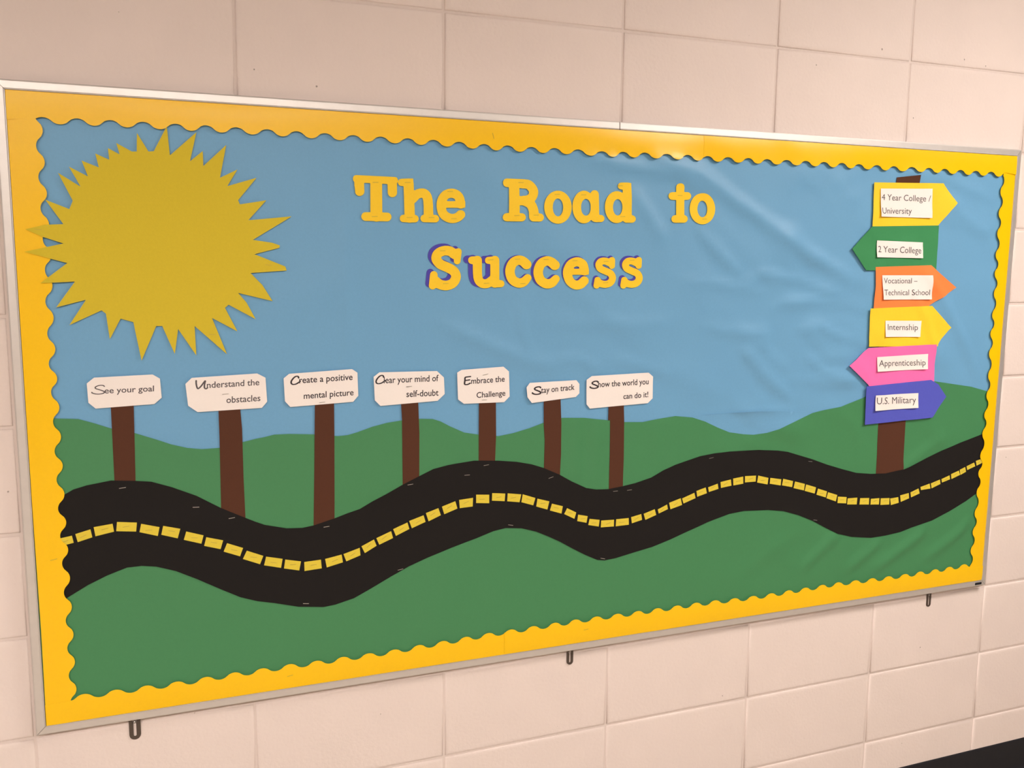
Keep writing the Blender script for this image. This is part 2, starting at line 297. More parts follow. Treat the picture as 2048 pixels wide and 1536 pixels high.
DASHES=[[(-11557,-2209),(-11307,-2171),(-11283,-2311),(-11534,-2360)],[(-11248,-2146),(-10985,-2080),(-10961,-2238),(-11214,-2306)],[(-10928,-2043),(-10598,-2008),(-10580,-2166),(-10906,-2224)],[(-10520,-1985),(-10170,-2026),(-10191,-2203),(-10541,-2161)],[(-10096,-2058),(-9770,-2156),(-9808,-2330),(-10133,-2221)],[(-9703,-2138),(-9394,-2227),(-9449,-2414),(-9744,-2312)],[(-9287,-2293),(-8970,-2404),(-9015,-2569),(-9338,-2456)],[(-8919,-2447),(-8604,-2545),(-8658,-2720),(-8966,-2619)],[(-8532,-2611),(-8228,-2744),(-8292,-2910),(-8602,-2777)],[(-8157,-2808),(-7839,-2953),(-7908,-3120),(-8238,-2972)],[(-7784,-2975),(-7459,-3058),(-7496,-3245),(-7830,-3152)],[(-7408,-3079),(-7092,-3154),(-7131,-3343),(-7437,-3265)],[(-7026,-3175),(-6686,-3161),(-6674,-3347),(-7025,-3368)],[(-6600,-3155),(-6254,-3101),(-6231,-3271),(-6570,-3338)],[(-6216,-3095),(-5872,-2997),(-5859,-3161),(-6159,-3258)],[(-5835,-2969),(-5566,-2849),(-5512,-2991),(-5765,-3124)],[(-5516,-2825),(-5196,-2705),(-5155,-2859),(-5454,-2975)],[(-5151,-2666),(-4838,-2550),(-4796,-2697),(-5091,-2820)],[(-4800,-2521),(-4481,-2425),(-4438,-2575),(-4742,-2686)],[(-4430,-2381),(-4151,-2296),(-4096,-2458),(-4370,-2568)],[(-4071,-2270),(-3770,-2175),(-3722,-2343),(-4019,-2444)],[(-3684,-2155),(-3364,-2134),(-3372,-2328),(-3667,-2340)],[(-3294,-2069),(-2990,-2095),(-2989,-2288),(-3293,-2258)],[(-2921,-2065),(-2613,-2102),(-2626,-2274),(-2926,-2236)],[(-2555,-2101),(-2231,-2154),(-2270,-2330),(-2565,-2282)],[(-2195,-2155),(-1887,-2266),(-1938,-2431),(-2226,-2334)],[(-1836,-2287),(-1544,-2375),(-1589,-2562),(-1863,-2466)],[(-1477,-2435),(-1205,-2520),(-1236,-2689),(-1525,-2590)],[(-1097,-2576),(-864,-2698),(-908,-2844),(-1168,-2707)],[(-814,-2755),(-570,-2815),(-598,-2970),(-835,-2906)],[(-519,-2884),(-260,-2933),(-278,-3092),(-550,-3027)],[(-218,-2954),(116,-2966),(117,-3128),(-223,-3118)],[(173,-2960),(502,-2962),(510,-3125),(165,-3130)],[(566,-2947),(835,-2898),(862,-3041),(590,-3098)],[(900,-2898),(1194,-2812),(1239,-2957),(951,-3052)],[(1274,-2826),(1526,-2726),(1551,-2842),(1307,-2928)],[(1579,-2689),(1895,-2605),(1939,-2772),(1622,-2852)],[(1933,-2615),(2275,-2505),(2312,-2639),(1978,-2742)],[(2332,-2465),(2590,-2398),(2628,-2544),(2359,-2609)],[(2659,-2401),(2927,-2332),(2955,-2462),(2686,-2519)],[(3008,-2298),(3307,-2258),(3329,-2415),(3027,-2446)],[(3369,-2241),(3660,-2212),(3673,-2393),(3386,-2414)],[(3711,-2204),(4031,-2216),(4034,-2368),(3720,-2365)],[(4098,-2219),(4408,-2303),(4389,-2469),(4076,-2396)],[(4467,-2308),(4804,-2372),(4793,-2530),(4458,-2457)],[(4863,-2364),(5167,-2447),(5146,-2602),(4835,-2531)],[(5228,-2462),(5535,-2550),(5516,-2717),(5193,-2631)],[(5576,-2566),(5891,-2669),(5859,-2828),(5541,-2732)],[(5958,-2708),(6250,-2805),(6217,-2962),(5917,-2864)],[(6286,-2831),(6583,-2929),(6545,-3095),(6241,-2985)],[(6609,-2975),(6892,-3011),(6889,-3178),(6602,-3144)],[(6930,-3050),(7250,-3060),(7244,-3241),(6923,-3212)],[(7348,-3082),(7646,-3105),(7648,-3280),(7335,-3252)],[(7707,-3132),(7991,-3138),(7982,-3308),(7700,-3285)],[(8035,-3147),(8333,-3165),(8331,-3339),(8033,-3326)],[(8357,-3181),(8632,-3167),(8656,-3323),(8389,-3360)],[(8695,-3124),(8983,-3085),(9007,-3232),(8727,-3305)],[(9040,-3071),(9313,-2986),(9360,-3125),(9072,-3211)],[(9378,-2951),(9690,-2881),(9727,-3020),(9403,-3037)],[(9731,-2879),(10041,-2795),(10071,-2921),(9769,-3018)],[(10093,-2786),(10374,-2704),(10403,-2816),(10123,-2884)],[(10424,-2675),(10698,-2595),(10757,-2720),(10456,-2815)],[(10731,-2575),(10920,-2513),(10970,-2649),(10771,-2724)],[(10972,-2497),(11249,-2413),(11297,-2521),(11012,-2605)],[(11306,-2370),(11545,-2318),(11586,-2426),(11349,-2506)]]
RSTAP=[(-10394,-1331,-5),(-9089,-1828,3),(-8425,-2108,-5),(-6556,-2474,-4),(-4771,-1721,-5),(-3501,-1615,0),(-3058,-1426,-5),(-1506,-1829,-15),(138,-2284,0),(506,-2288,-3),(2725,-1680,-8),(-2474,-2840,12),(-151,-3879,15),(-4997,-3577,-8),(-7009,-4074,8),(5680,-1980,8),(5927,-3537,12)]
CSTAP=[(-8465,391,-3),(-6600,138,-5),(-4787,385,-3),(-3089,575,-12),(-3114,24,0)]
BSTAP=[(-11636,-2597,-10),(-566,-5545,-5),(-2957,5590,75),(-11571,3479,-30),(-7372,-5587,-8),(11654,5617,-10)]
TOPS=[(-11385,5450),(-10831,5463),(-10288,5466),(-9742,5468),(-9179,5466),(-8652,5470),(-8109,5465),(-7535,5462),(-6985,5457),(-6441,5451),(-5886,5444),(-5337,5446),(-4780,5443),(-4248,5441),(-3694,5431),(-3150,5414),(-2628,5413),(-2084,5409),(-1552,5415),(-997,5413),(-423,5401),(92,5415),(631,5425),(1180,5421),(1739,5427),(2271,5428),(2825,5428),(3390,5436),(3910,5434),(4467,5441),(5010,5443),(5552,5443),(6095,5444),(6622,5440),(7185,5441),(7728,5439),(8294,5442),(8856,5446),(9374,5443),(9926,5439),(10448,5440),(10978,5437)]
BOTS=[(-11259,-5324),(-10697,-5331),(-10139,-5338),(-9579,-5349),(-9029,-5343),(-8481,-5337),(-7931,-5339),(-7369,-5334),(-6816,-5346),(-6271,-5344),(-5716,-5348),(-5156,-5349),(-4609,-5328),(-4067,-5316),(-3528,-5302),(-2994,-5291),(-2450,-5281),(-1909,-5278),(-1366,-5271),(-849,-5263),(-300,-5264),(255,-5274),(808,-5282),(1342,-5284),(1887,-5287),(2423,-5285),(2970,-5293),(3544,-5314),(4093,-5327),(4649,-5330),(5196,-5323),(5714,-5314),(6256,-5307),(6774,-5303),(7344,-5317),(7901,-5325),(8452,-5337),(9028,-5343),(9558,-5336),(10099,-5336),(10612,-5328),(11150,-5315)]
LEFTS=[(-11511,4950),(-11505,4407),(-11501,3865),(-11496,3322),(-11491,2780),(-11515,2216),(-11515,1632),(-11521,1078),(-11510,555),(-11507,10),(-11512,-546),(-11508,-1084),(-11513,-1635),(-11505,-2163),(-11500,-2695),(-11499,-3268),(-11496,-3820),(-11498,-4371),(-11502,-4921)]
RIGHTS=[(11381,4946),(11380,4383),(11381,3844),(11392,3274),(11423,2769),(11453,2246),(11458,1665),(11448,1161),(11447,615),(11482,8),(11468,-531),(11442,-1074),(11432,-1593),(11430,-2227),(11420,-2722),(11411,-3263),(11397,-3864),(11381,-4396),(11365,-4937)]
FOLDS=[([(679,5437),(936,5373),(2127,5059),(3109,4468),(4129,3912),(5349,3212),(7269,2413)],26,22),([(-1043,5353),(185,5142),(1469,4976),(2416,4618)],10,16),([(1909,3921),(2614,3301),(3193,2838),(3487,2602)],9,18),([(325,4657),(854,4065),(1268,3399)],9,22),([(3217,2365),(3908,2746),(5091,2578),(6657,2126)],9,11),([(1697,2579),(2930,2508),(4226,2241)],7,10),([(4239,2023),(5883,2070),(7315,1842)],7,12),([(1874,1554),(2844,1394),(4580,1237)],9,20),([(4580,1237),(5770,1486),(6093,1292),(7387,944)],8,12),([(3436,887),(4299,998)],7,7),([(5206,812),(6009,282),(7144,-57)],11,16),([(3427,1044),(4197,225),(5293,-539)],13,20),([(4646,145),(6184,21),(6823,-70)],7,14),([(5368,645),(6766,678)],6,10),([(-2349,2300),(-2261,1736),(-2136,1186),(-1945,1037)],7,7),([(-4205,1766),(-2974,1207),(-2037,830),(-1312,661)],9,18),([(-1436,811),(-823,837),(-251,510)],8,10),([(-70,848),(843,587),(1516,387)],7,12),([(-1693,1727),(680,1575),(1600,1676)],5,18),([(-1587,2602),(-351,1931),(1359,980)],5,30),([(7826,5356),(9314,5267),(11280,4720)],7,16),([(8858,2990),(9711,2078),(10519,999),(11281,-254)],12,18),([(8393,2603),(9160,1558),(9806,212)],8,14),([(9349,4915),(10468,4047),(11293,3801)],6,18),([(-3443,5287),(-2657,4290),(-1602,3467),(-374,2824)],5,40),([(2171,-625),(3082,-576),(3803,-588),(5456,-687)],7,7),([(-892,-575),(-887,-2004)],6,12),([(-413,-602),(-401,-2162)],5,12),([(1205,-644),(1220,-1811)],6,10),([(1528,-626),(1528,-1712)],5,8),([(10336,-1589),(9319,-2005),(8595,-2568)],8,18),([(3550,-1296),(4452,-1607)],5,16),([(6712,-3974),(6404,-4185),(5495,-4864)],12,15),([(8148,-4315),(7796,-4554),(7034,-5018)],14,13),([(9695,-4166),(9330,-4411),(7797,-5191)],14,14),([(11310,-3996),(10889,-4387),(9601,-5064)],11,15),([(5503,-3771),(4604,-4205),(3731,-4759)],5,24),([(-3874,-3051),(-4220,-5531)],4,30),([(-6538,-2987),(-6636,-5497)],3,30),([(-9814,905),(-9819,-935)],3,10),([(-7763,2017),(-5985,2601)],3,60),([(-6102,4184),(-6012,771)],3,18)]
LSTAP=[[(-5450,4549),(-5474,3875)],[(-4786,4573),(-4750,3873),(-4284,3884)],[(-3885,4425),(-3804,3870)],[(-2312,4662),(-2405,3971),(-1958,3990)],[(-1462,4446)],[(-832,4456)],[(61,4681),(147,4013)],[(1605,4521)],[(2278,4008)],[(-4044,3208),(-3978,2527)],[(-2982,3027),(-3073,2533)],[(-2372,3048),(-2241,2525)],[(-1703,3046)],[(-1023,3027)],[(-244,3016),(-246,2542)],[(414,3046)]]
SUNST=[(-8667,1559),(-7583,2893),(-11555,3497)]
STRIP=[(1690,-754),(1986,-637),(2652,-613),(3796,-593),(4686,-633),(5479,-693),(5555,-908),(5317,-1022),(4724,-1267),(3984,-1347),(3250,-1225),(2670,-993)]
TITLE=[[[(-5844,4678),(-5871,4667),(-5890,4649),(-5902,4625),(-5905,4599),(-5899,4573),(-5880,4548),(-5876,4539),(-5876,4467),(-5868,4440),(-5861,4334),(-5846,4303),(-5818,4281),(-5783,4270),(-5746,4274),(-5712,4292),(-5688,4320),(-5679,4342),(-5676,4363),(-5681,4514),(-5678,4529),(-5664,4533),(-5571,4531),(-5559,4529),(-5555,4522),(-5558,3968),(-5562,3961),(-5572,3958),(-5673,3955),(-5695,3947),(-5715,3934),(-5735,3907),(-5745,3876),(-5742,3846),(-5728,3817),(-5704,3796),(-5673,3785),(-5500,3784),(-5445,3774),(-5420,3775),(-5382,3784),(-5209,3785),(-5185,3791),(-5163,3803),(-5138,3831),(-5127,3864),(-5130,3899),(-5148,3931),(-5168,3947),(-5192,3957),(-5214,3959),(-5304,3960),(-5313,3963),(-5316,3970),(-5316,4518),(-5311,4526),(-5301,4528),(-5223,4527),(-5208,4524),(-5203,4508),(-5200,4350),(-5196,4331),(-5188,4314),(-5165,4287),(-5135,4272),(-5098,4269),(-5064,4278),(-5043,4291),(-5026,4309),(-5014,4329),(-5008,4353),(-5010,4537),(-5007,4547),(-4990,4576),(-4985,4604),(-4992,4632),(-5012,4661),(-5022,4667),(-5063,4672)]],[[(-4761,4653),(-4909,4643),(-4934,4639),(-4952,4630),(-4968,4617),(-4980,4600),(-4987,4580),(-4988,4561),(-4985,4543),(-4977,4528),(-4965,4514),(-4950,4504),(-4933,4498),(-4880,4496),(-4874,4491),(-4871,4478),(-4855,3942),(-4857,3934),(-4861,3929),(-4894,3924),(-4916,3915),(-4931,3904),(-4942,3890),(-4952,3871),(-4955,3849),(-4952,3827),(-4943,3808),(-4924,3788),(-4897,3777),(-4797,3774),(-4752,3766),(-4698,3773),(-4624,3776),(-4601,3784),(-4581,3799),(-4569,3815),(-4561,3831),(-4558,3848),(-4559,3866),(-4567,3888),(-4582,3907),(-4603,3920),(-4634,3929),(-4639,3937),(-4647,4157),(-4642,4167),(-4612,4189),(-4548,4258),(-4523,4270),(-4494,4277),(-4482,4274),(-4473,4264),(-4466,4243),(-4460,4212),(-4451,4110),(-4449,3956),(-4453,3940),(-4491,3919),(-4504,3905),(-4514,3889),(-4519,3871),(-4520,3853),(-4516,3836),(-4507,3818),(-4496,3805),(-4481,3794),(-4465,3788),(-4446,3784),(-4202,3784),(-4179,3787),(-4158,3797),(-4139,3813),(-4126,3834),(-4121,3857),(-4123,3881),(-4136,3908),(-4160,3928),(-4187,3937),(-4237,3939),(-4247,3947),(-4252,4133),(-4262,4245),(-4280,4322),(-4294,4353),(-4310,4380),(-4338,4412),(-4371,4437),(-4411,4455),(-4454,4464),(-4495,4465),(-4543,4459),(-4592,4444),(-4644,4421),(-4652,4421),(-4657,4437),(-4661,4557),(-4667,4594),(-4669,4649),(-4674,4654),(-4683,4656)]],[[(-3865,4484),(-3934,4472),(-4000,4448),(-4050,4416),(-4095,4371),(-4134,4313),(-4161,4247),(-4175,4177),(-4176,4102),(-4164,4027),(-4143,3960),(-4116,3911),(-4076,3867),(-4019,3827),(-3954,3798),(-3881,3782),(-3809,3781),(-3756,3790),(-3701,3809),(-3658,3830),(-3619,3859),(-3577,3900),(-3559,3928),(-3554,3967),(-3564,4003),(-3581,4025),(-3605,4041),(-3633,4050),(-3663,4052),(-3686,4046),(-3706,4037),(-3761,3990),(-3782,3979),(-3824,3968),(-3867,3971),(-3908,3986),(-3945,4013),(-3955,4026),(-3964,4046),(-3971,4072),(-3970,4084),(-3964,4088),(-3951,4090),(-3725,4096),(-3710,4095),(-3675,4083),(-3650,4081),(-3624,4085),(-3590,4099),(-3562,4103),(-3557,4107),(-3554,4117),(-3554,4221),(-3566,4251),(-3580,4309),(-3594,4342),(-3620,4383),(-3653,4416),(-3697,4447),(-3751,4470),(-3808,4482)],[(-3876,4295),(-3839,4297),(-3801,4284),(-3788,4274),(-3778,4260),(-3772,4245),(-3774,4235),(-3795,4230),(-3932,4226),(-3951,4228),(-3955,4233),(-3952,4243),(-3930,4271),(-3909,4285)]],[[(-2648,4735),(-2681,4722),(-2707,4700),(-2724,4669),(-2728,4636),(-2716,4601),(-2704,4585),(-2688,4572),(-2653,4557),(-2600,4554),(-2593,4551),(-2589,4544),(-2584,4033),(-2586,4023),(-2592,4018),(-2643,4014),(-2670,4006),(-2689,3994),(-2705,3977),(-2718,3952),(-2722,3924),(-2715,3897),(-2699,3873),(-2684,3860),(-2666,3851),(-2626,3844),(-2291,3848),(-2261,3854),(-2235,3868),(-2213,3891),(-2201,3920),(-2201,3951),(-2213,3979),(-2231,4000),(-2254,4013),(-2281,4020),(-2331,4021),(-2339,4026),(-2342,4034),(-2342,4177),(-2331,4186),(-2281,4188),(-2261,4185),(-2191,4159),(-2173,4148),(-2160,4133),(-2143,4099),(-2128,4054),(-2125,3953),(-2120,3926),(-2105,3895),(-2079,3872),(-2054,3859),(-2024,3853),(-1876,3855),(-1839,3861),(-1808,3878),(-1788,3899),(-1777,3924),(-1775,3951),(-1782,3976),(-1798,4000),(-1821,4017),(-1844,4026),(-1885,4030),(-1896,4035),(-1907,4105),(-1928,4168),(-1954,4223),(-1990,4278),(-1988,4288),(-1954,4331),(-1929,4377),(-1914,4426),(-1909,4474),(-1914,4517),(-1928,4558),(-1955,4602),(-1992,4645),(-2031,4680),(-2072,4706),(-2108,4721),(-2151,4731),(-2268,4737)],[(-2343,4549),(-2335,4551),(-2283,4542),(-2198,4541),(-2175,4535),(-2145,4507),(-2124,4477),(-2124,4454),(-2136,4427),(-2160,4408),(-2203,4392),(-2250,4390),(-2297,4380),(-2340,4381),(-2345,4388),(-2347,4402),(-2348,4531)]],[[(-1479,4523),(-1541,4507),(-1598,4480),(-1650,4441),(-1695,4391),(-1730,4334),(-1753,4271),(-1766,4205),(-1766,4137),(-1754,4071),(-1730,4007),(-1696,3950),(-1652,3901),(-1599,3862),(-1541,3835),(-1478,3820),(-1416,3819),(-1351,3831),(-1291,3857),(-1235,3895),(-1188,3945),(-1151,4003),(-1125,4068),(-1112,4138),(-1112,4209),(-1125,4278),(-1151,4344),(-1187,4401),(-1234,4450),(-1288,4487),(-1348,4512),(-1412,4525)],[(-1460,4357),(-1435,4359),(-1409,4353),(-1386,4339),(-1365,4319),(-1346,4292),(-1332,4261),(-1322,4226),(-1316,4187),(-1316,4147),(-1321,4109),(-1331,4073),(-1346,4043),(-1364,4016),(-1386,3995),(-1409,3983),(-1435,3977),(-1458,3979),(-1481,3988),(-1502,4003),(-1521,4024),(-1538,4050),(-1551,4080),(-1564,4148),(-1561,4219),(-1553,4253),(-1540,4284),(-1524,4311),(-1506,4332),(-1485,4347)]],[[(-583,4564),(-606,4556),(-628,4543),(-667,4499),(-676,4500),(-736,4532),(-789,4545),(-848,4545),(-906,4528),(-954,4501),(-997,4463),(-1033,4417),(-1061,4361),(-1084,4287),(-1094,4210),(-1089,4130),(-1070,4053),(-1039,3984),(-996,3926),(-944,3881),(-915,3865),(-884,3852),(-853,3844),(-820,3840),(-787,3842),(-756,3847),(-699,3871),(-641,3914),(-631,3918),(-593,3891),(-559,3880),(-508,3874),(-386,3878),(-364,3883),(-343,3894),(-326,3909),(-315,3928),(-309,3949),(-310,3970),(-319,3991),(-332,4008),(-363,4028),(-388,4033),(-428,4035),(-436,4039),(-439,4046),(-459,4475),(-466,4509),(-484,4536),(-511,4555),(-545,4565)],[(-787,4368),(-766,4370),(-744,4367),(-723,4357),(-704,4343),(-686,4323),(-672,4300),(-659,4270),(-654,4248),(-650,4140),(-665,4089),(-683,4057),(-706,4031),(-731,4015),(-760,4009),(-784,4011),(-805,4019),(-826,4034),(-844,4053),(-860,4077),(-873,4107),(-886,4171),(-883,4239),(-875,4271),(-863,4300),(-848,4325),(-829,4345),(-808,4360)]],[[(108,4756),(64,4751),(32,4734),(10,4705),(4,4671),(15,4640),(39,4617),(69,4605),(115,4602),(125,4597),(130,4554),(126,4533),(115,4532),(53,4556),(12,4563),(-39,4563),(-88,4552),(-136,4532),(-181,4501),(-220,4462),(-253,4415),(-286,4341),(-303,4258),(-303,4171),(-284,4088),(-251,4014),(-203,3952),(-174,3926),(-145,3905),(-113,3888),(-78,3875),(-20,3865),(39,3868),(92,3884),(155,3916),(163,3914),(198,3888),(230,3879),(378,3881),(410,3885),(439,3898),(460,3918),(473,3942),(476,3970),(468,3998),(449,4021),(420,4038),(380,4047),(371,4060),(335,4745),(324,4754),(292,4755),(255,4761)],[(-7,4388),(17,4390),(41,4385),(63,4373),(86,4352),(104,4327),(118,4298),(128,4265),(133,4230),(134,4193),(129,4157),(120,4124),(107,4094),(89,4069),(68,4049),(46,4038),(22,4032),(0,4034),(-22,4042),(-42,4056),(-62,4077),(-90,4130),(-104,4193),(-101,4259),(-82,4320),(-67,4344),(-48,4365),(-29,4379)]],[[(1579,4791),(1556,4784),(1534,4771),(1517,4754),(1505,4734),(1499,4708),(1502,4614),(1497,4599),(1482,4594),(1393,4590),(1363,4582),(1343,4571),(1326,4556),(1313,4538),(1307,4520),(1306,4494),(1313,4470),(1328,4449),(1351,4431),(1374,4422),(1397,4417),(1497,4418),(1506,4413),(1510,4405),(1521,4089),(1513,4080),(1477,4075),(1454,4068),(1425,4049),(1403,4016),(1400,3979),(1409,3955),(1427,3933),(1450,3917),(1479,3908),(1512,3906),(1747,3913),(1780,3922),(1808,3942),(1826,3969),(1831,4000),(1824,4028),(1806,4054),(1780,4071),(1742,4085),(1735,4095),(1722,4415),(1733,4426),(1816,4431),(1839,4437),(1859,4447),(1879,4464),(1893,4485),(1899,4507),(1899,4531),(1892,4551),(1880,4568),(1864,4583),(1843,4595),(1809,4603),(1734,4603),(1718,4607),(1713,4621),(1708,4717),(1693,4752),(1672,4773),(1644,4787),(1613,4794)]],[[(2158,4590),(2096,4575),(2037,4547),(1985,4507),(1942,4459),(1908,4402),(1885,4339),(1874,4273),(1876,4204),(1889,4138),(1915,4075),(1951,4018),(1997,3969),(2051,3930),(2110,3903),(2174,3887),(2240,3885),(2305,3897),(2367,3922),(2424,3961),(2472,4010),(2507,4067),(2533,4133),(2545,4202),(2544,4274),(2529,4342),(2502,4408),(2463,4467),(2414,4516),(2357,4555),(2295,4580),(2229,4592)],[(2182,4421),(2208,4423),(2234,4418),(2261,4404),(2284,4384),(2304,4358),(2320,4327),(2332,4292),(2338,4254),(2340,4217),(2335,4179),(2326,4143),(2311,4111),(2293,4086),(2271,4066),(2245,4052),(2219,4047),(2195,4049),(2171,4057),(2147,4073),(2127,4093),(2095,4148),(2078,4216),(2081,4287),(2101,4350),(2116,4375),(2135,4396),(2158,4412)]]]
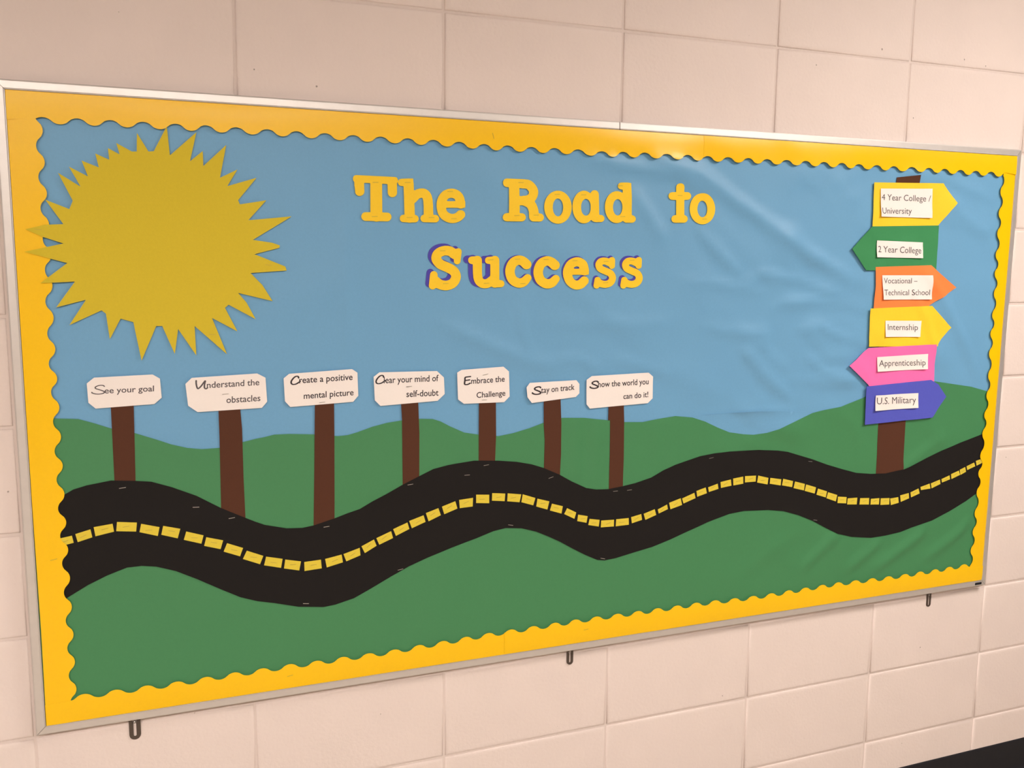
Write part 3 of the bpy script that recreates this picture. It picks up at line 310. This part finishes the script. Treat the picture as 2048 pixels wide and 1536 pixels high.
SUCCESS=[[[(-3999,3311),(-4062,3300),(-4121,3281),(-4177,3250),(-4223,3213),(-4257,3170),(-4279,3120),(-4289,3069),(-4286,3021),(-4274,2984),(-4252,2945),(-4221,2905),(-4182,2868),(-4148,2842),(-4114,2823),(-3987,2775),(-3895,2728),(-3877,2714),(-3864,2697),(-3858,2679),(-3860,2663),(-3885,2620),(-3899,2608),(-3921,2598),(-3975,2587),(-4039,2596),(-4075,2611),(-4151,2671),(-4155,2681),(-4154,2713),(-4158,2734),(-4170,2755),(-4185,2770),(-4207,2782),(-4231,2787),(-4255,2785),(-4279,2775),(-4303,2752),(-4316,2722),(-4343,2485),(-4339,2460),(-4327,2437),(-4309,2420),(-4285,2408),(-4261,2404),(-4236,2408),(-4185,2436),(-4100,2404),(-4014,2387),(-3941,2387),(-3862,2404),(-3790,2434),(-3736,2475),(-3688,2536),(-3655,2606),(-3644,2668),(-3651,2729),(-3675,2789),(-3715,2846),(-3759,2883),(-3820,2920),(-3904,2960),(-4026,3006),(-4063,3037),(-4073,3050),(-4077,3062),(-4074,3074),(-4063,3085),(-4021,3105),(-3972,3113),(-3926,3109),(-3909,3100),(-3847,3053),(-3803,3034),(-3799,3025),(-3800,2995),(-3797,2976),(-3787,2957),(-3774,2944),(-3758,2934),(-3739,2929),(-3702,2932),(-3672,2951),(-3662,2965),(-3655,2984),(-3629,3187),(-3630,3206),(-3635,3225),(-3656,3250),(-3683,3263),(-3717,3264),(-3759,3248),(-3821,3284),(-3865,3301),(-3926,3311)]],[[(-3299,3109),(-3334,3100),(-3412,3097),(-3439,3088),(-3459,3075),(-3474,3058),(-3483,3037),(-3486,3016),(-3478,2983),(-3459,2957),(-3434,2941),(-3389,2932),(-3381,2925),(-3376,2736),(-3367,2651),(-3356,2606),(-3342,2569),(-3323,2535),(-3301,2507),(-3264,2475),(-3223,2450),(-3178,2435),(-3130,2427),(-3086,2427),(-3043,2433),(-3010,2442),(-2962,2462),(-2952,2461),(-2913,2442),(-2880,2437),(-2829,2446),(-2732,2448),(-2709,2454),(-2691,2466),(-2674,2484),(-2665,2508),(-2665,2535),(-2673,2559),(-2689,2578),(-2707,2590),(-2730,2598),(-2771,2601),(-2781,2614),(-2786,3023),(-2793,3056),(-2811,3083),(-2829,3098),(-2850,3108),(-2873,3114),(-2898,3114),(-2951,3099),(-3053,3089),(-3078,3077),(-3098,3056),(-3107,3035),(-3110,3011),(-3104,2988),(-3092,2969),(-3077,2956),(-3059,2947),(-3036,2942),(-3001,2941),(-2990,2932),(-2987,2704),(-2995,2683),(-3060,2634),(-3085,2621),(-3115,2617),(-3137,2623),(-3153,2637),(-3163,2659),(-3171,2694),(-3177,2784),(-3178,3016),(-3184,3049),(-3201,3077),(-3229,3099),(-3262,3110)]],[[(-2362,3127),(-2421,3114),(-2483,3087),(-2531,3054),(-2571,3013),(-2607,2956),(-2634,2886),(-2648,2824),(-2648,2760),(-2637,2695),(-2613,2628),(-2583,2574),(-2547,2531),(-2491,2489),(-2424,2455),(-2362,2438),(-2301,2435),(-2257,2441),(-2212,2454),(-2169,2476),(-2134,2500),(-2100,2537),(-2050,2609),(-2041,2636),(-2042,2665),(-2054,2691),(-2075,2712),(-2101,2725),(-2132,2729),(-2156,2726),(-2177,2717),(-2252,2656),(-2283,2642),(-2322,2637),(-2367,2655),(-2390,2671),(-2404,2688),(-2419,2720),(-2430,2758),(-2430,2811),(-2410,2871),(-2395,2895),(-2379,2909),(-2349,2924),(-2326,2927),(-2296,2915),(-2239,2862),(-2212,2844),(-2173,2832),(-2134,2834),(-2096,2848),(-2066,2874),(-2048,2907),(-2044,2945),(-2052,2976),(-2071,3005),(-2137,3058),(-2176,3085),(-2221,3106),(-2271,3122),(-2315,3128)]],[[(-1703,3117),(-1764,3103),(-1827,3076),(-1876,3043),(-1917,3001),(-1953,2943),(-1981,2873),(-1994,2809),(-1995,2745),(-1983,2679),(-1958,2612),(-1927,2557),(-1890,2514),(-1832,2471),(-1764,2437),(-1699,2419),(-1638,2415),(-1593,2422),(-1547,2436),(-1502,2457),(-1467,2482),(-1433,2519),(-1381,2592),(-1372,2619),(-1373,2648),(-1386,2675),(-1407,2696),(-1434,2709),(-1466,2714),(-1490,2710),(-1512,2701),(-1588,2640),(-1620,2625),(-1660,2621),(-1706,2638),(-1730,2655),(-1744,2672),(-1760,2704),(-1771,2743),(-1772,2796),(-1751,2857),(-1736,2881),(-1719,2896),(-1689,2911),(-1665,2914),(-1635,2901),(-1576,2848),(-1549,2830),(-1508,2818),(-1468,2820),(-1429,2834),(-1399,2860),(-1381,2894),(-1377,2932),(-1385,2964),(-1405,2993),(-1472,3047),(-1513,3074),(-1559,3095),(-1610,3111),(-1655,3118)]],[[(-998,3101),(-1063,3087),(-1125,3062),(-1173,3031),(-1213,2992),(-1252,2933),(-1281,2867),(-1296,2803),(-1297,2739),(-1286,2673),(-1263,2602),(-1233,2545),(-1195,2498),(-1138,2452),(-1073,2416),(-1010,2396),(-947,2391),(-895,2397),(-840,2411),(-797,2430),(-758,2456),(-693,2518),(-676,2540),(-666,2577),(-671,2614),(-689,2643),(-714,2665),(-750,2681),(-783,2685),(-813,2678),(-841,2665),(-916,2600),(-949,2590),(-973,2591),(-1010,2609),(-1041,2636),(-1064,2681),(-1070,2700),(-1069,2711),(-1061,2716),(-1047,2718),(-853,2718),(-775,2702),(-718,2717),(-679,2721),(-672,2726),(-669,2738),(-671,2832),(-694,2921),(-708,2958),(-730,2995),(-764,3029),(-815,3063),(-880,3091),(-938,3102)],[(-974,2905),(-950,2904),(-920,2890),(-907,2871),(-911,2855),(-927,2851),(-1006,2851),(-1040,2855),(-1040,2868),(-1026,2884),(-1004,2896)]],[[(-113,3114),(-138,3104),(-171,3080),(-227,3097),(-272,3102),(-331,3102),(-381,3092),(-414,3079),(-447,3058),(-474,3032),(-496,3002),(-512,2960),(-512,2912),(-495,2863),(-466,2821),(-435,2794),(-398,2773),(-189,2692),(-168,2672),(-161,2647),(-171,2620),(-191,2600),(-225,2587),(-267,2583),(-310,2590),(-353,2605),(-366,2615),(-389,2650),(-420,2669),(-456,2673),(-492,2661),(-510,2644),(-522,2622),(-546,2485),(-543,2465),(-536,2448),(-521,2430),(-503,2419),(-475,2411),(-447,2413),(-425,2421),(-398,2445),(-387,2448),(-316,2432),(-268,2427),(-215,2430),(-162,2440),(-112,2458),(-73,2481),(-39,2512),(-11,2552),(11,2607),(15,2662),(-2,2720),(-38,2775),(-71,2806),(-122,2838),(-309,2905),(-326,2914),(-336,2926),(-332,2938),(-320,2946),(-299,2949),(-271,2947),(-176,2904),(-148,2868),(-125,2853),(-106,2850),(-80,2852),(-44,2868),(-28,2888),(-21,2910),(-18,3040),(-21,3065),(-33,3087),(-54,3105),(-82,3115)]],[[(569,3120),(544,3110),(510,3086),(452,3102),(406,3108),(346,3108),(295,3098),(261,3085),(228,3063),(200,3037),(178,3007),(162,2964),(162,2916),(179,2866),(209,2823),(241,2796),(279,2775),(494,2693),(514,2673),(523,2648),(512,2620),(492,2600),(457,2587),(414,2582),(370,2589),(325,2605),(313,2615),(289,2650),(257,2670),(220,2674),(183,2662),(164,2645),(153,2622),(129,2484),(132,2464),(139,2446),(155,2428),(173,2417),(202,2409),(230,2411),(253,2419),(281,2443),(292,2446),(364,2431),(413,2425),(468,2428),(522,2438),(574,2457),(613,2479),(648,2511),(677,2551),(699,2607),(702,2663),(685,2721),(648,2777),(614,2808),(561,2841),(369,2909),(352,2917),(342,2930),(345,2942),(358,2950),(380,2953),(408,2951),(506,2908),(534,2872),(558,2856),(578,2853),(604,2855),(641,2871),(657,2891),(664,2914),(666,3045),(663,3071),(651,3093),(630,3111),(601,3121)]]]
SHADOW=[(-71,46),(-102,18),(-36,7),(-53,12),(-25,25),(-34,30),(-50,37)]
FOLD = seglist(FOLDS)
# ================================================================== room shell
XL, XR, YF, YB = -6.5, 7.5, -6.0, WALL_Y
wall = tag(box_obj('wall_back', (XL, WALL_Y+.0038, 0), (XR, WALL_Y+.2, CEIL), MORTAR), kind='structure')
jx = [-1.2165, -.8075, -.3963, .0148, .4207, .8237, 1.2262]
while jx[0] > -3.6: jx.insert(0, jx[0]-.4064)
while jx[-1] < 3.6: jx.append(jx[-1]+.4064)
jz = [0.0] + [H0-.8195+.2028*j for j in range(-1, 12)] + [CEIL]
BM = {}
def block_mesh(w_, h_, k):
    key = (round(w_, 3), round(h_, 3), k)
    if key in BM: return BM[key]
    g = .0026; V = []; rnd = random.Random(k*7+int(w_*1000))
    cx = [rnd.uniform(-.0009, .0009) for _ in range(8)]
    for ins, y in ((0, .0085), (.0002, .0030), (.0012, .0017), (.0030, .0007), (.0062, .0001), (.0100, 0)):
        for i, (sx, sz) in enumerate(((-1, -1), (1, -1), (1, 1), (-1, 1))):
            V.append((sx*(w_/2-g-ins)+cx[i], y, sz*(h_/2-g-ins)+cx[i+4]))
    F = []
    for r in range(5):
        for i in range(4): a = r*4+i; b = r*4+(i+1) % 4; F.append((a, b, b+4, a+4))
    F.append((20, 21, 22, 23))
    me = bpy.data.meshes.new('block'); me.from_pydata(V, [], F); me.update(); me.materials.append(PAINT)
    me.polygons.foreach_set('use_smooth', [True]*21)
    BM[key] = me; return me
rb = random.Random(11)
for j in range(len(jz)-1):
    for i in range(len(jx)-1):
        w_, h_ = jx[i+1]-jx[i], jz[j+1]-jz[j]
        o = bpy.data.objects.new('block', block_mesh(w_, h_, rb.randrange(3))); COL.objects.link(o); o.parent = wall
        o.location = Vector(((jx[i]+jx[i+1])/2, WALL_Y + rb.uniform(-.0003, .0004), (jz[j]+jz[j+1])/2)) - wall.location
        o.rotation_euler = (rb.uniform(-.0016, .0016), 0, rb.uniform(-.0012, .0012))
FLOORM = mat('waxed_vinyl_floor', (0.42, 0.36, 0.29), .35, .4, var=.12, vscale=25)
CEILM = mat('white_ceiling_tile', (0.5, 0.48, 0.45), .9, .1, var=.08, vscale=120, bump=.0006, bscale=150)
tag(box_obj('floor', (XL, YF, -.1), (XR, YB+.2, 0), FLOORM), kind='structure')
tag(box_obj('ceiling', (XL, YF, CEIL), (XR, YB+.2, CEIL+.1), CEILM), kind='structure')
tag(box_obj('wall_front', (XL, YF-.2, 0), (XR, YF, CEIL), DARK_WALL), kind='structure')
tag(box_obj('wall_left', (XL-.2, YF, 0), (XL, YB+.2, CEIL), DARK_WALL), kind='structure')
tag(box_obj('wall_right', (XR, YF, 0), (XR+.2, YB+.2, CEIL), DARK_WALL), kind='structure')
# black cove base: thin strip with a rounded top and a flared toe
prof = [(.0, .0), (-.012, .0), (-.0115, .003), (-.006, .010), (-.0035, .018), (-.0032, .094), (-.0026, .0985), (-.0010, .1008), (.0, .1015)]
V = [(x, WALL_Y-.0002+y, z) for x in (XL, XR) for y, z in prof]; n = len(prof)
F = [(i, i+1, n+i+1, n+i) for i in range(n-1)] + [tuple(range(n-1, -1, -1)), tuple(range(n, 2*n))]
tag(mesh_obj('baseboard_back', V, F, RUBBER), kind='structure')
# ================================================================== ceiling lights
for k, (px, py, rad) in enumerate(PANELS):
    t = empty('ceiling_light', (px, py, CEIL))
    tag(t, ['ceiling light nearest the right half of the board', 'ceiling light at the left end of the row of three', 'middle ceiling light in the row of three', 'ceiling light at the right end of the row of three'][k], 'ceiling light', 'ceiling lights along the hall')
    V, F = [], []
    for a, b in (((px-.62, py-.32, CEIL-.012), (px+.62, py-.3, CEIL-.0005)), ((px-.62, py+.3, CEIL-.012), (px+.62, py+.32, CEIL-.0005)), ((px-.62, py-.3, CEIL-.012), (px-.6, py+.3, CEIL-.0005)), ((px+.6, py-.3, CEIL-.012), (px+.62, py+.3, CEIL-.0005))): box(V, F, a, b)
    mesh_obj('frame', V, F, PAINT_PLAIN, t)
    box_obj('diffuser', (px-.598, py-.298, CEIL-.006), (px+.598, py+.298, CEIL-.001), mat('lit_diffuser', (.9, .9, .9), .5, .2, var=0, emit=rad), t)
# ================================================================== the board
IX0, IX1, IZ0, IZ1 = -1.1945, 1.1883, -.5864, .5885
board = empty('bulletin_board', (0, WALL_Y, H0))
tag(board, 'wide wall-mounted bulletin board in a slim aluminium frame on a block wall', 'bulletin board')
box_obj('backing_panel', (IX0-.006, .0012, IZ0-.006+H0), (IX1+.006, WALL_Y-.0008, IZ1+.006+H0), CORK, board)
RP = [(.0004, .0008), (0, -.0045), (.0004, -.0058), (.0014, -.0060), (.0022, -.0052), (.0030, -.0048), (.0150, -.0042), (.0170, -.0034), (.0178, -.0016), (.0180, .0000), (.0180, .0132), (.0060, .0132)]
cor = [(IX0, IZ1, -1, 1), (IX1, IZ1, 1, 1), (IX1, IZ0, 1, -1), (IX0, IZ0, -1, -1)]
def rail(c0, c1, t0=0.0, t1=1.0, lab=None):
    V = []; n = len(RP)
    for t, c in ((t0, c0), (t1, c1)):
        for u, y in RP:
            pa = (c0[0]+c0[2]*u, c0[1]+c0[3]*u); pb = (c1[0]+c1[2]*u, c1[1]+c1[3]*u)
            g = .00025
            x = pa[0]+(pb[0]-pa[0])*t; z = pa[1]+(pb[1]-pa[1])*t
            V.append((x, y, z+H0))
    F = [(i, i+1, n+i+1, n+i) for i in range(n-1)] + [(n-1, 0, n, 2*n-1), tuple(range(n))[::-1], tuple(range(n, 2*n))]
    o = mesh_obj('frame_rail', V, F, ALU, board)
    if lab: o['label'] = lab
jt = (.0008-IX0)/(IX1-IX0)
rail(cor[0], cor[1], .0003, jt-.0004, 'left length of the top aluminium rail'); rail(cor[0], cor[1], jt+.0004, .9997, 'right length of the top aluminium rail')
rail(cor[1], cor[2], .0004, .9996); rail(cor[2], cor[3], .0003, .9997); rail(cor[3], cor[0], .0004, .9996)
V, F = [], []; box(V, F, (1.1655, -.0052, -.5992+H0), (1.1895, -.003, -.5928+H0)); box(V, F, (1.168, -.0058, -.598+H0), (1.187, -.005, -.5938+H0))
o = mesh_obj('corner_plug', V, F, RUBBER, board); o['label'] = 'small black plug in the lower right frame corner'
# hanging clips
for k, (cx, wd, zb, lab) in enumerate(((-1.0395, .0215, -.652, 'slotted dark metal clip under the left end of the frame'), (-.087, .0165, -.6455, 'slotted dark metal clip under the middle of the frame'), (1.0155, .0155, -.6495, 'slotted dark metal clip under the right end of the frame'))):
    t = empty('mounting_clip', (cx, WALL_Y, H0+zb)); tag(t, lab, 'clip', 'clips holding the board to the wall')
    r = wd/2; zt = -.598
    out = [(cx-r, zt), (cx-r, zb+r)] + [(cx-r*math.cos(a*math.pi/10), zb+r-r*math.sin(a*math.pi/10)) for a in range(1, 10)] + [(cx+r, zb+r), (cx+r, zt)]
    sr = wd*.125; z0 = zb+r*.85; z1 = -.618
    slot = [(cx-sr, z1), (cx-sr, z0)] + [(cx-sr*math.cos(a*math.pi/6), z0-sr*math.sin(a*math.pi/6)) for a in range(1, 6)] + [(cx+sr, z0), (cx+sr, z1)]
    kr = sr*1.7
    slot += [(cx+kr*math.cos(a), z1+kr*.9+kr*math.sin(a)) for a in [math.radians(-35+25*i) for i in range(11)]]
    sv = disp; 
    o = sheet('plate', [out, slot], -WALL_Y+.0022, CLIP, t, th=.0022, grid=0, df=0)
    V, F = [], []
    n = 12; zc = -.6155 if k != 1 else -.613
    rr_ = kr*.62
    for ring, (r_, y) in enumerate(((rr_, 0), (rr_, -.0022), (rr_*.7, -.003), (.0002, -.0032))):
        for i in range(n): a = i*math.tau/n; V.append((cx+r_*math.cos(a), WALL_Y-.0002+y, H0+zc+r_*math.sin(a)))
    for q in range(3):
        for i in range(n): F.append((q*n+i, q*n+(i+1) % n, (q+1)*n+(i+1) % n, (q+1)*n+i))
    mesh_obj('screw', V, F, STAPLE, t, smooth=True)
# ================================================================== background papers
o = sheet('sky_paper', [[(IX0-.0002, .588), (IX0-.0002, -.12), (IX1+.0008, -.12), (IX1+.0008, .588)]], 0, SKY, grid=.0125)
tag(o, 'sheet of sky blue paper filling the upper half of the board', 'paper')
st_ = unpack(STRIP)
o = sheet('sky_strip', [st_], .0008, SKY, grid=.0125, lift=lambda x, z: .0001)
tag(o, 'narrow strip of sky blue paper filling the dip between the hills right of centre', 'paper')
hl = unpack(HILL); hl = [(IX0+.0004, hl[1][1])] + hl[1:-1] + [(IX1-.0002, hl[-1][1])]
o = sheet('hill_paper', [hl + [(IX1-.0002, IZ0+.0004), (IX0+.0004, IZ0+.0004)]], .0018, GREEN, grid=.0125)
tag(o, 'sheet of green paper cut into rolling hills along the bottom', 'paper')
# ================================================================== scalloped border
def scal(anchors, ax, amp, s0, s1, tip):
    """edge points; anchors are extrema of one kind. ax 0: runs in x. tip: +1 when anchor is the largest value of the edge coordinate"""
    A = [(a[ax], a[1-ax]) for a in anchors]; A.sort()
    p = (A[-1][0]-A[0][0])/(len(A)-1)
    while A[0][0] > s0: A.insert(0, (A[0][0]-p, A[0][1]))
    while A[-1][0] < s1: A.append((A[-1][0]+p, A[-1][1]))
    out = []
    for (a, va), (b, vb) in zip(A, A[1:]):
        for k in range(16):
            t = k/16; s = a+(b-a)*t
            if s0 <= s <= s1:
                v = va+(vb-va)*t; c = math.cos(math.tau*t); c = math.copysign(abs(c)**.72, c); out.append((s, v - tip*amp*(1-c)))
    return out
tops = scal(unpack(TOPS), 0, .0057, -1.152, 1.156, 1)
bots = scal(unpack(BOTS), 0, .0053, -1.1495, 1.147, 1)
lefts = [(v, s) for s, v in scal(unpack(LEFTS), 1, .0060, -.5452, .5435, -1)]
rights = [(v, s) for s, v in scal(unpack(RIGHTS), 1, .0056, -.545, .5365, -1)]
def blift(out_z, sign, ph):
    def f(x, z):
        u = abs(z-out_z)/.055; u = min(1, u)
        b = .0012*math.exp(-((x-.05)/.16)**2)+.0011*math.exp(-((x-.29)/.09)**2)+.0006*(1+math.sin(x*13+ph))
        return b*math.sin(min(1, u*1.25)*math.pi*.62) - .0011*(1-min(1, u*4))
    return f
def blx(out_x, ph):
    def f(x, z):
        u = min(1, abs(x-out_x)/.055)
        b = .0005*(1+math.sin(z*15+ph)) + (.0016*math.exp(-((z+.16)/.14)**2) if out_x > 0 else 0)
        return b*math.sin(min(1, u)*math.pi*.6) - .0011*(1-min(1, u*4))
    return f
E1 = .0004
def strip(L, off, lift, lab, st):
    o = sheet('border_strip', [L], off, BORD, grid=.014, lift=lift, df=1)
    tag(o, lab, 'border', 'golden scalloped border strips')
    for i in st:
        x, z, a = BSTAP[i]; x /= 10000; z /= 10000; staple(x, z, a, -(off+disp(x, z)+lift(x, z)+.0001), o, STAPLEY)
    return o
BO = .0051
sp = .2158
ll = [(IX0+E1, .5735)] + [(IX0+.0008, -.15), (IX0+.0022, -.40), (IX0+.0010, IZ0+E1)] + [(-1.1495, IZ0+E1)] + sorted(lefts, key=lambda p: p[1]) + [(-1.152, .5735)]
strip(ll, BO-.0003, blx(IX0, 1), 'golden scalloped border strip down the left side of the board', (0, 3))
rl = [(IX1-E1, IZ0+E1), (IX1-E1, .5735), (1.156, .5735)] + sorted(rights, key=lambda p: -p[1]) + [(1.147, IZ0+E1)]
strip(rl, BO-.0003, blx(IX1, 2), 'golden scalloped border strip down the right side of the board', (5,))
tl = [p for p in tops if p[0] < sp+.004]
strip([(IX0+E1, IZ1-E1), (IX0+E1, tl[0][1]-.004)] + tl + [(sp+.004, tl[-1][1]), (sp+.004, IZ1-E1)], BO+.0001, blift(IZ1, 1, 0), 'long golden scalloped border strip along the top, left of its seam', (2,))
tr = [p for p in tops if p[0] > sp]
strip([(sp, IZ1-E1), (sp, tr[0][1])] + tr + [(IX1-E1, tr[-1][1]-.004), (IX1-E1, IZ1-E1)], BO+.0010, blift(IZ1, 1, 1), 'golden scalloped border strip along the top, right of its seam', ())
sb_ = -.2607
bl = [p for p in bots if p[0] < sb_+.004]
strip([(IX0+.0010, IZ0+E1), (sb_+.004, IZ0+E1), (sb_+.004, bl[-1][1])] + bl[::-1] + [(IX0+.0010, bl[0][1]-.002)], BO+.0001, blift(IZ0, 1, 2), 'golden scalloped border strip along the bottom, left of its seam', (4,))
br = [p for p in bots if p[0] > sb_]
strip([(sb_, IZ0+E1), (IX1-E1, IZ0+E1), (IX1-E1, br[-1][1]-.002)] + br[::-1] + [(sb_, br[0][1])], BO+.0006, blift(IZ0, 1, 3), 'golden scalloped border strip along the bottom, right of its seam', (1,))
# ================================================================== posts, cards
def center(P): return (sum(p[0] for p in P)/len(P), min(p[1] for p in P))
words = ['See your goal', 'Understand the obstacles', 'Create a positive mental picture', 'Clear your mind of self-doubt', 'Embrace the Challenge', 'Stay on track', 'Show the world you can do it!']
LINES = [['ee your goal'], ['nderstand the', 'obstacles'], ['reate a positive', 'mental picture'], ['lear your mind of', 'self-doubt'], ['mbrace the', 'Challenge'], ['tay on track'], ['how the world you', 'can do it!']]
where = ['leftmost of the row on brown posts', 'second from the left', 'on the longest post', 'fourth from the left', 'above the crest of the road', 'smallest card of the row', 'rightmost of the row']
PO = .0024
cs_at = {1: [0], 2: [1], 3: [2], 4: [3, 4]}
for k in range(7):
    P = unpack(POSTS[k]); c = center(P)
    t = empty('paper_sign', (c[0], 0, c[1]+H0))
    tag(t, 'white sign reading %s, %s' % (words[k], where[k]), 'sign', 'white signs on brown posts above the road')
    sheet('post', [P], PO, BROWN, t, grid=.015, lift=lambda x, z, z0=c[1]: .0006*max(0, min(1, (z-z0)*4)))
    Q = unpack(CARDS[k]); cx = sum(p[0] for p in Q)/8; cz = sum(p[1] for p in Q)/8
    cl = (lambda x, z, cx=cx, cz=cz, k=k: .0009 + .018*(x-cx)**2*(1+.4*math.sin(k)) + .12*(z-cz)**2 + (.02*(x-cx) if k == 5 else 0)*-.5)
    if k == 5: cl = lambda x, z, cx=cx, cz=cz: .0016 + .02*(cx-x)
    card = sheet('card', [Q], PO+.0004, WHITE, t, grid=.009, lift=cl, th=.0003)
    yf = lambda x, z, cl=cl: -(PO+.0004+.00030+disp(x, z)+cl(x, z))
    V, F = [], []
    for s, q in zip(LINES[k], TEXT[k]): add_text(s, q, V, F, yf, .010)
    for pts, r in INI[k]: ribbon(unpack(pts), r/10000*1.5, V, F, yf)
    mesh_obj('lettering', V, F, INKG if k < 2 else INK, card)
    for i in cs_at.get(k, ()):
        x, z, a = CSTAP[i]; x /= 10000; z /= 10000; staple(x, z, a, yf(x, z)-.0001, card)
P = unpack(POSTS[7])
o = sheet('signpost', [P], PO, BROWN, grid=.02)
tag(o, 'tall brown paper post behind the stack of coloured arrow signs', 'post')
# ================================================================== road
road = sheet('paper_road', [unpack(ROAD)], .0031, BLACKP, grid=.016)
tag(road, 'winding black paper road with a dashed yellow centre line', 'road')
for q in DASHES:
    Q = unpack(q)
    d = sheet('lane_dash', [Q], .0043, DASHY, road, grid=.010, th=.0003)
    cx = sum(p[0] for p in Q)/4; cz = sum(p[1] for p in Q)/4
    an = math.degrees(math.atan2(Q[1][1]-Q[0][1], Q[1][0]-Q[0][0]))
    staple(cx+random.uniform(-.002, .002), cz+random.uniform(-.001, .002), -an-8+random.uniform(-10, 10), -(.0043+disp(cx, cz)+.0001), d, STAPLEY, )
for x, z, a in RSTAP:
    x /= 10000; z /= 10000; staple(x, z, a, -(.0031+disp(x, z)+.0001), road)
# ================================================================== sun
S_ = unpack(SUN); sx = sum(p[0] for p in S_)/len(S_); sz = sum(p[1] for p in S_)/len(S_)
def sl(x, z):
    r = math.hypot(x-sx, z-sz); v = .0008
    v += .0030*max(0, min(1, (-1.093-x)/.03))            # left rays lie over the border
    if x > -1.0: v += .0012*max(0, (r-.19)/.1)
    return v
sun = sheet('paper_sun', [S_], .0030, SUNY, grid=.012, lift=sl)
tag(sun, 'big cut-paper yellow sun with many uneven pointed rays', 'sun')
for x, z in SUNST:
    x /= 10000; z /= 10000; staple(x, z, 5, -(.0030+disp(x, z)+sl(x, z)+.0001), sun, STAPLEY)
# ================================================================== title letters
title = ['capital T starting the word The', 'small h in the word The', 'small e ending the word The',
         'capital R starting the word Road', 'small o in the word Road', 'small a in the word Road', 'small d ending the word Road',
         'small t of the word to', 'small o ending the word to']
for i, lab in enumerate(title):
    o = sheet('title_letter', [unpack(l) for l in TITLE[i]], .0014, LETY, grid=.012, th=.0006, lift=lambda x, z: .0010)
    tag(o, 'golden card ' + lab + ', top title line', 'letter', 'golden letters of the title')
    for x, z in LSTAP[i]:
        x /= 10000; z /= 10000; staple(x, z, -3, -(.0024+disp(x, z)+.0001), o, STAPLEY)
succ = ['capital S starting the word Success', 'small u of the word Success', 'first small c of the word Success', 'second small c of the word Success',
        'small e of the word Success', 'first small s after the e of Success', 'last small s of the word Success']
for i, lab in enumerate(succ):
    L = [unpack(l) for l in SUCCESS[i]]; c = center(L[0]); dx, dz = (v/10000 for v in SHADOW[i])
    t = empty('title_letter', (c[0], 0, c[1]+H0)); tag(t, 'golden card ' + lab + ' with a purple shadow letter behind', 'letter', 'golden letters of the title')
    sheet('shadow_letter', [[(x+dx, z+dz) for x, z in l] for l in L], .0012, PURP, t, grid=.012, th=.0006)['label'] = 'purple card shadow letter'
    f = sheet('front_letter', L, .0020, LETY, t, grid=.012, th=.0006, lift=lambda x, z: .0004); f['label'] = 'golden card front letter'
    for x, z in LSTAP[9+i]:
        x /= 10000; z /= 10000; staple(x, z, -3, -(.0024+disp(x, z)+.0001), f, STAPLEY)
# ================================================================== arrow signs
ALINES = [['4 Year College /', 'University'], ['2 Year College'], ['Vocational –', 'Technical School'], ['Internship'], ['Apprenticeship'], ['U.S. Military']]
am = [A_YEL, A_GRN, A_ORG, A_YEL, A_PNK, A_BLU]
al = ['yellow right-pointing paper arrow, topmost of the stack, reading 4 Year College / University', 'green left-pointing paper arrow reading 2 Year College, second of the stack',
      'orange right-pointing paper arrow reading Vocational – Technical School', 'yellow right-pointing paper arrow reading Internship, above the pink arrow',
      'pink left-pointing paper arrow reading Apprenticeship', 'violet-blue right-pointing paper arrow reading U.S. Military, lowest of the stack']
for k in range(6):
    P = unpack(ARROWS[k]); c = (sum(p[0] for p in P)/len(P), sum(p[1] for p in P)/len(P))
    t = empty('arrow_sign', (c[0], 0, c[1]+H0)); tag(t, al[k], 'sign', 'coloured arrow signs on the tall post')
    off = (.0031, .0030, .0037, .0045, .0053, .0062)[k]
    lf = lambda x, z, c=c, k=k: .0010 + .10*max(0, abs(x-.855)-.05)**2*1.6 + (.0006*(1+math.sin((x-c[0])*55)) if k == 5 else 0)
    sheet('arrow_board', [P], off, am[k], t, grid=.01, lift=lf, th=.0004)
    Q = unpack(LABELS[k]); qx = sum(p[0] for p in Q)/4; qz = sum(p[1] for p in Q)/4; hw = max(p[0] for p in Q)-qx; hh = max(p[1] for p in Q)-qz
    def ll_(x, z, lf=lf, qx=qx, qz=qz, hw=hw, hh=hh, k=k):
        u = (x-qx)/hw; v = (z-qz)/hh
        return lf(x, z) + .0012 + .0026*u*u*max(.2, .6-v*.6) + .0008*max(0, -v) + (.0008*math.sin(u*4+k) if k in (3, 4, 5) else 0)
    lab = sheet('label_paper', [Q], off+.0006, WHITE, t, grid=.008, lift=ll_, th=.0003)
    yf = lambda x, z, ll_=ll_, off=off: -(off+.0006+.0003+disp(x, z)+ll_(x, z))
    V, F = [], []
    for s, q in zip(ALINES[k], LTEXT[k]): add_text(s, q, V, F, yf)
    mesh_obj('lettering', V, F, INKG, lab)
bpy.context.view_layer.update()
print('objects', len(bpy.data.objects), 'tris', sum(len(o.data.polygons) for o in bpy.data.objects if o.type == 'MESH'))
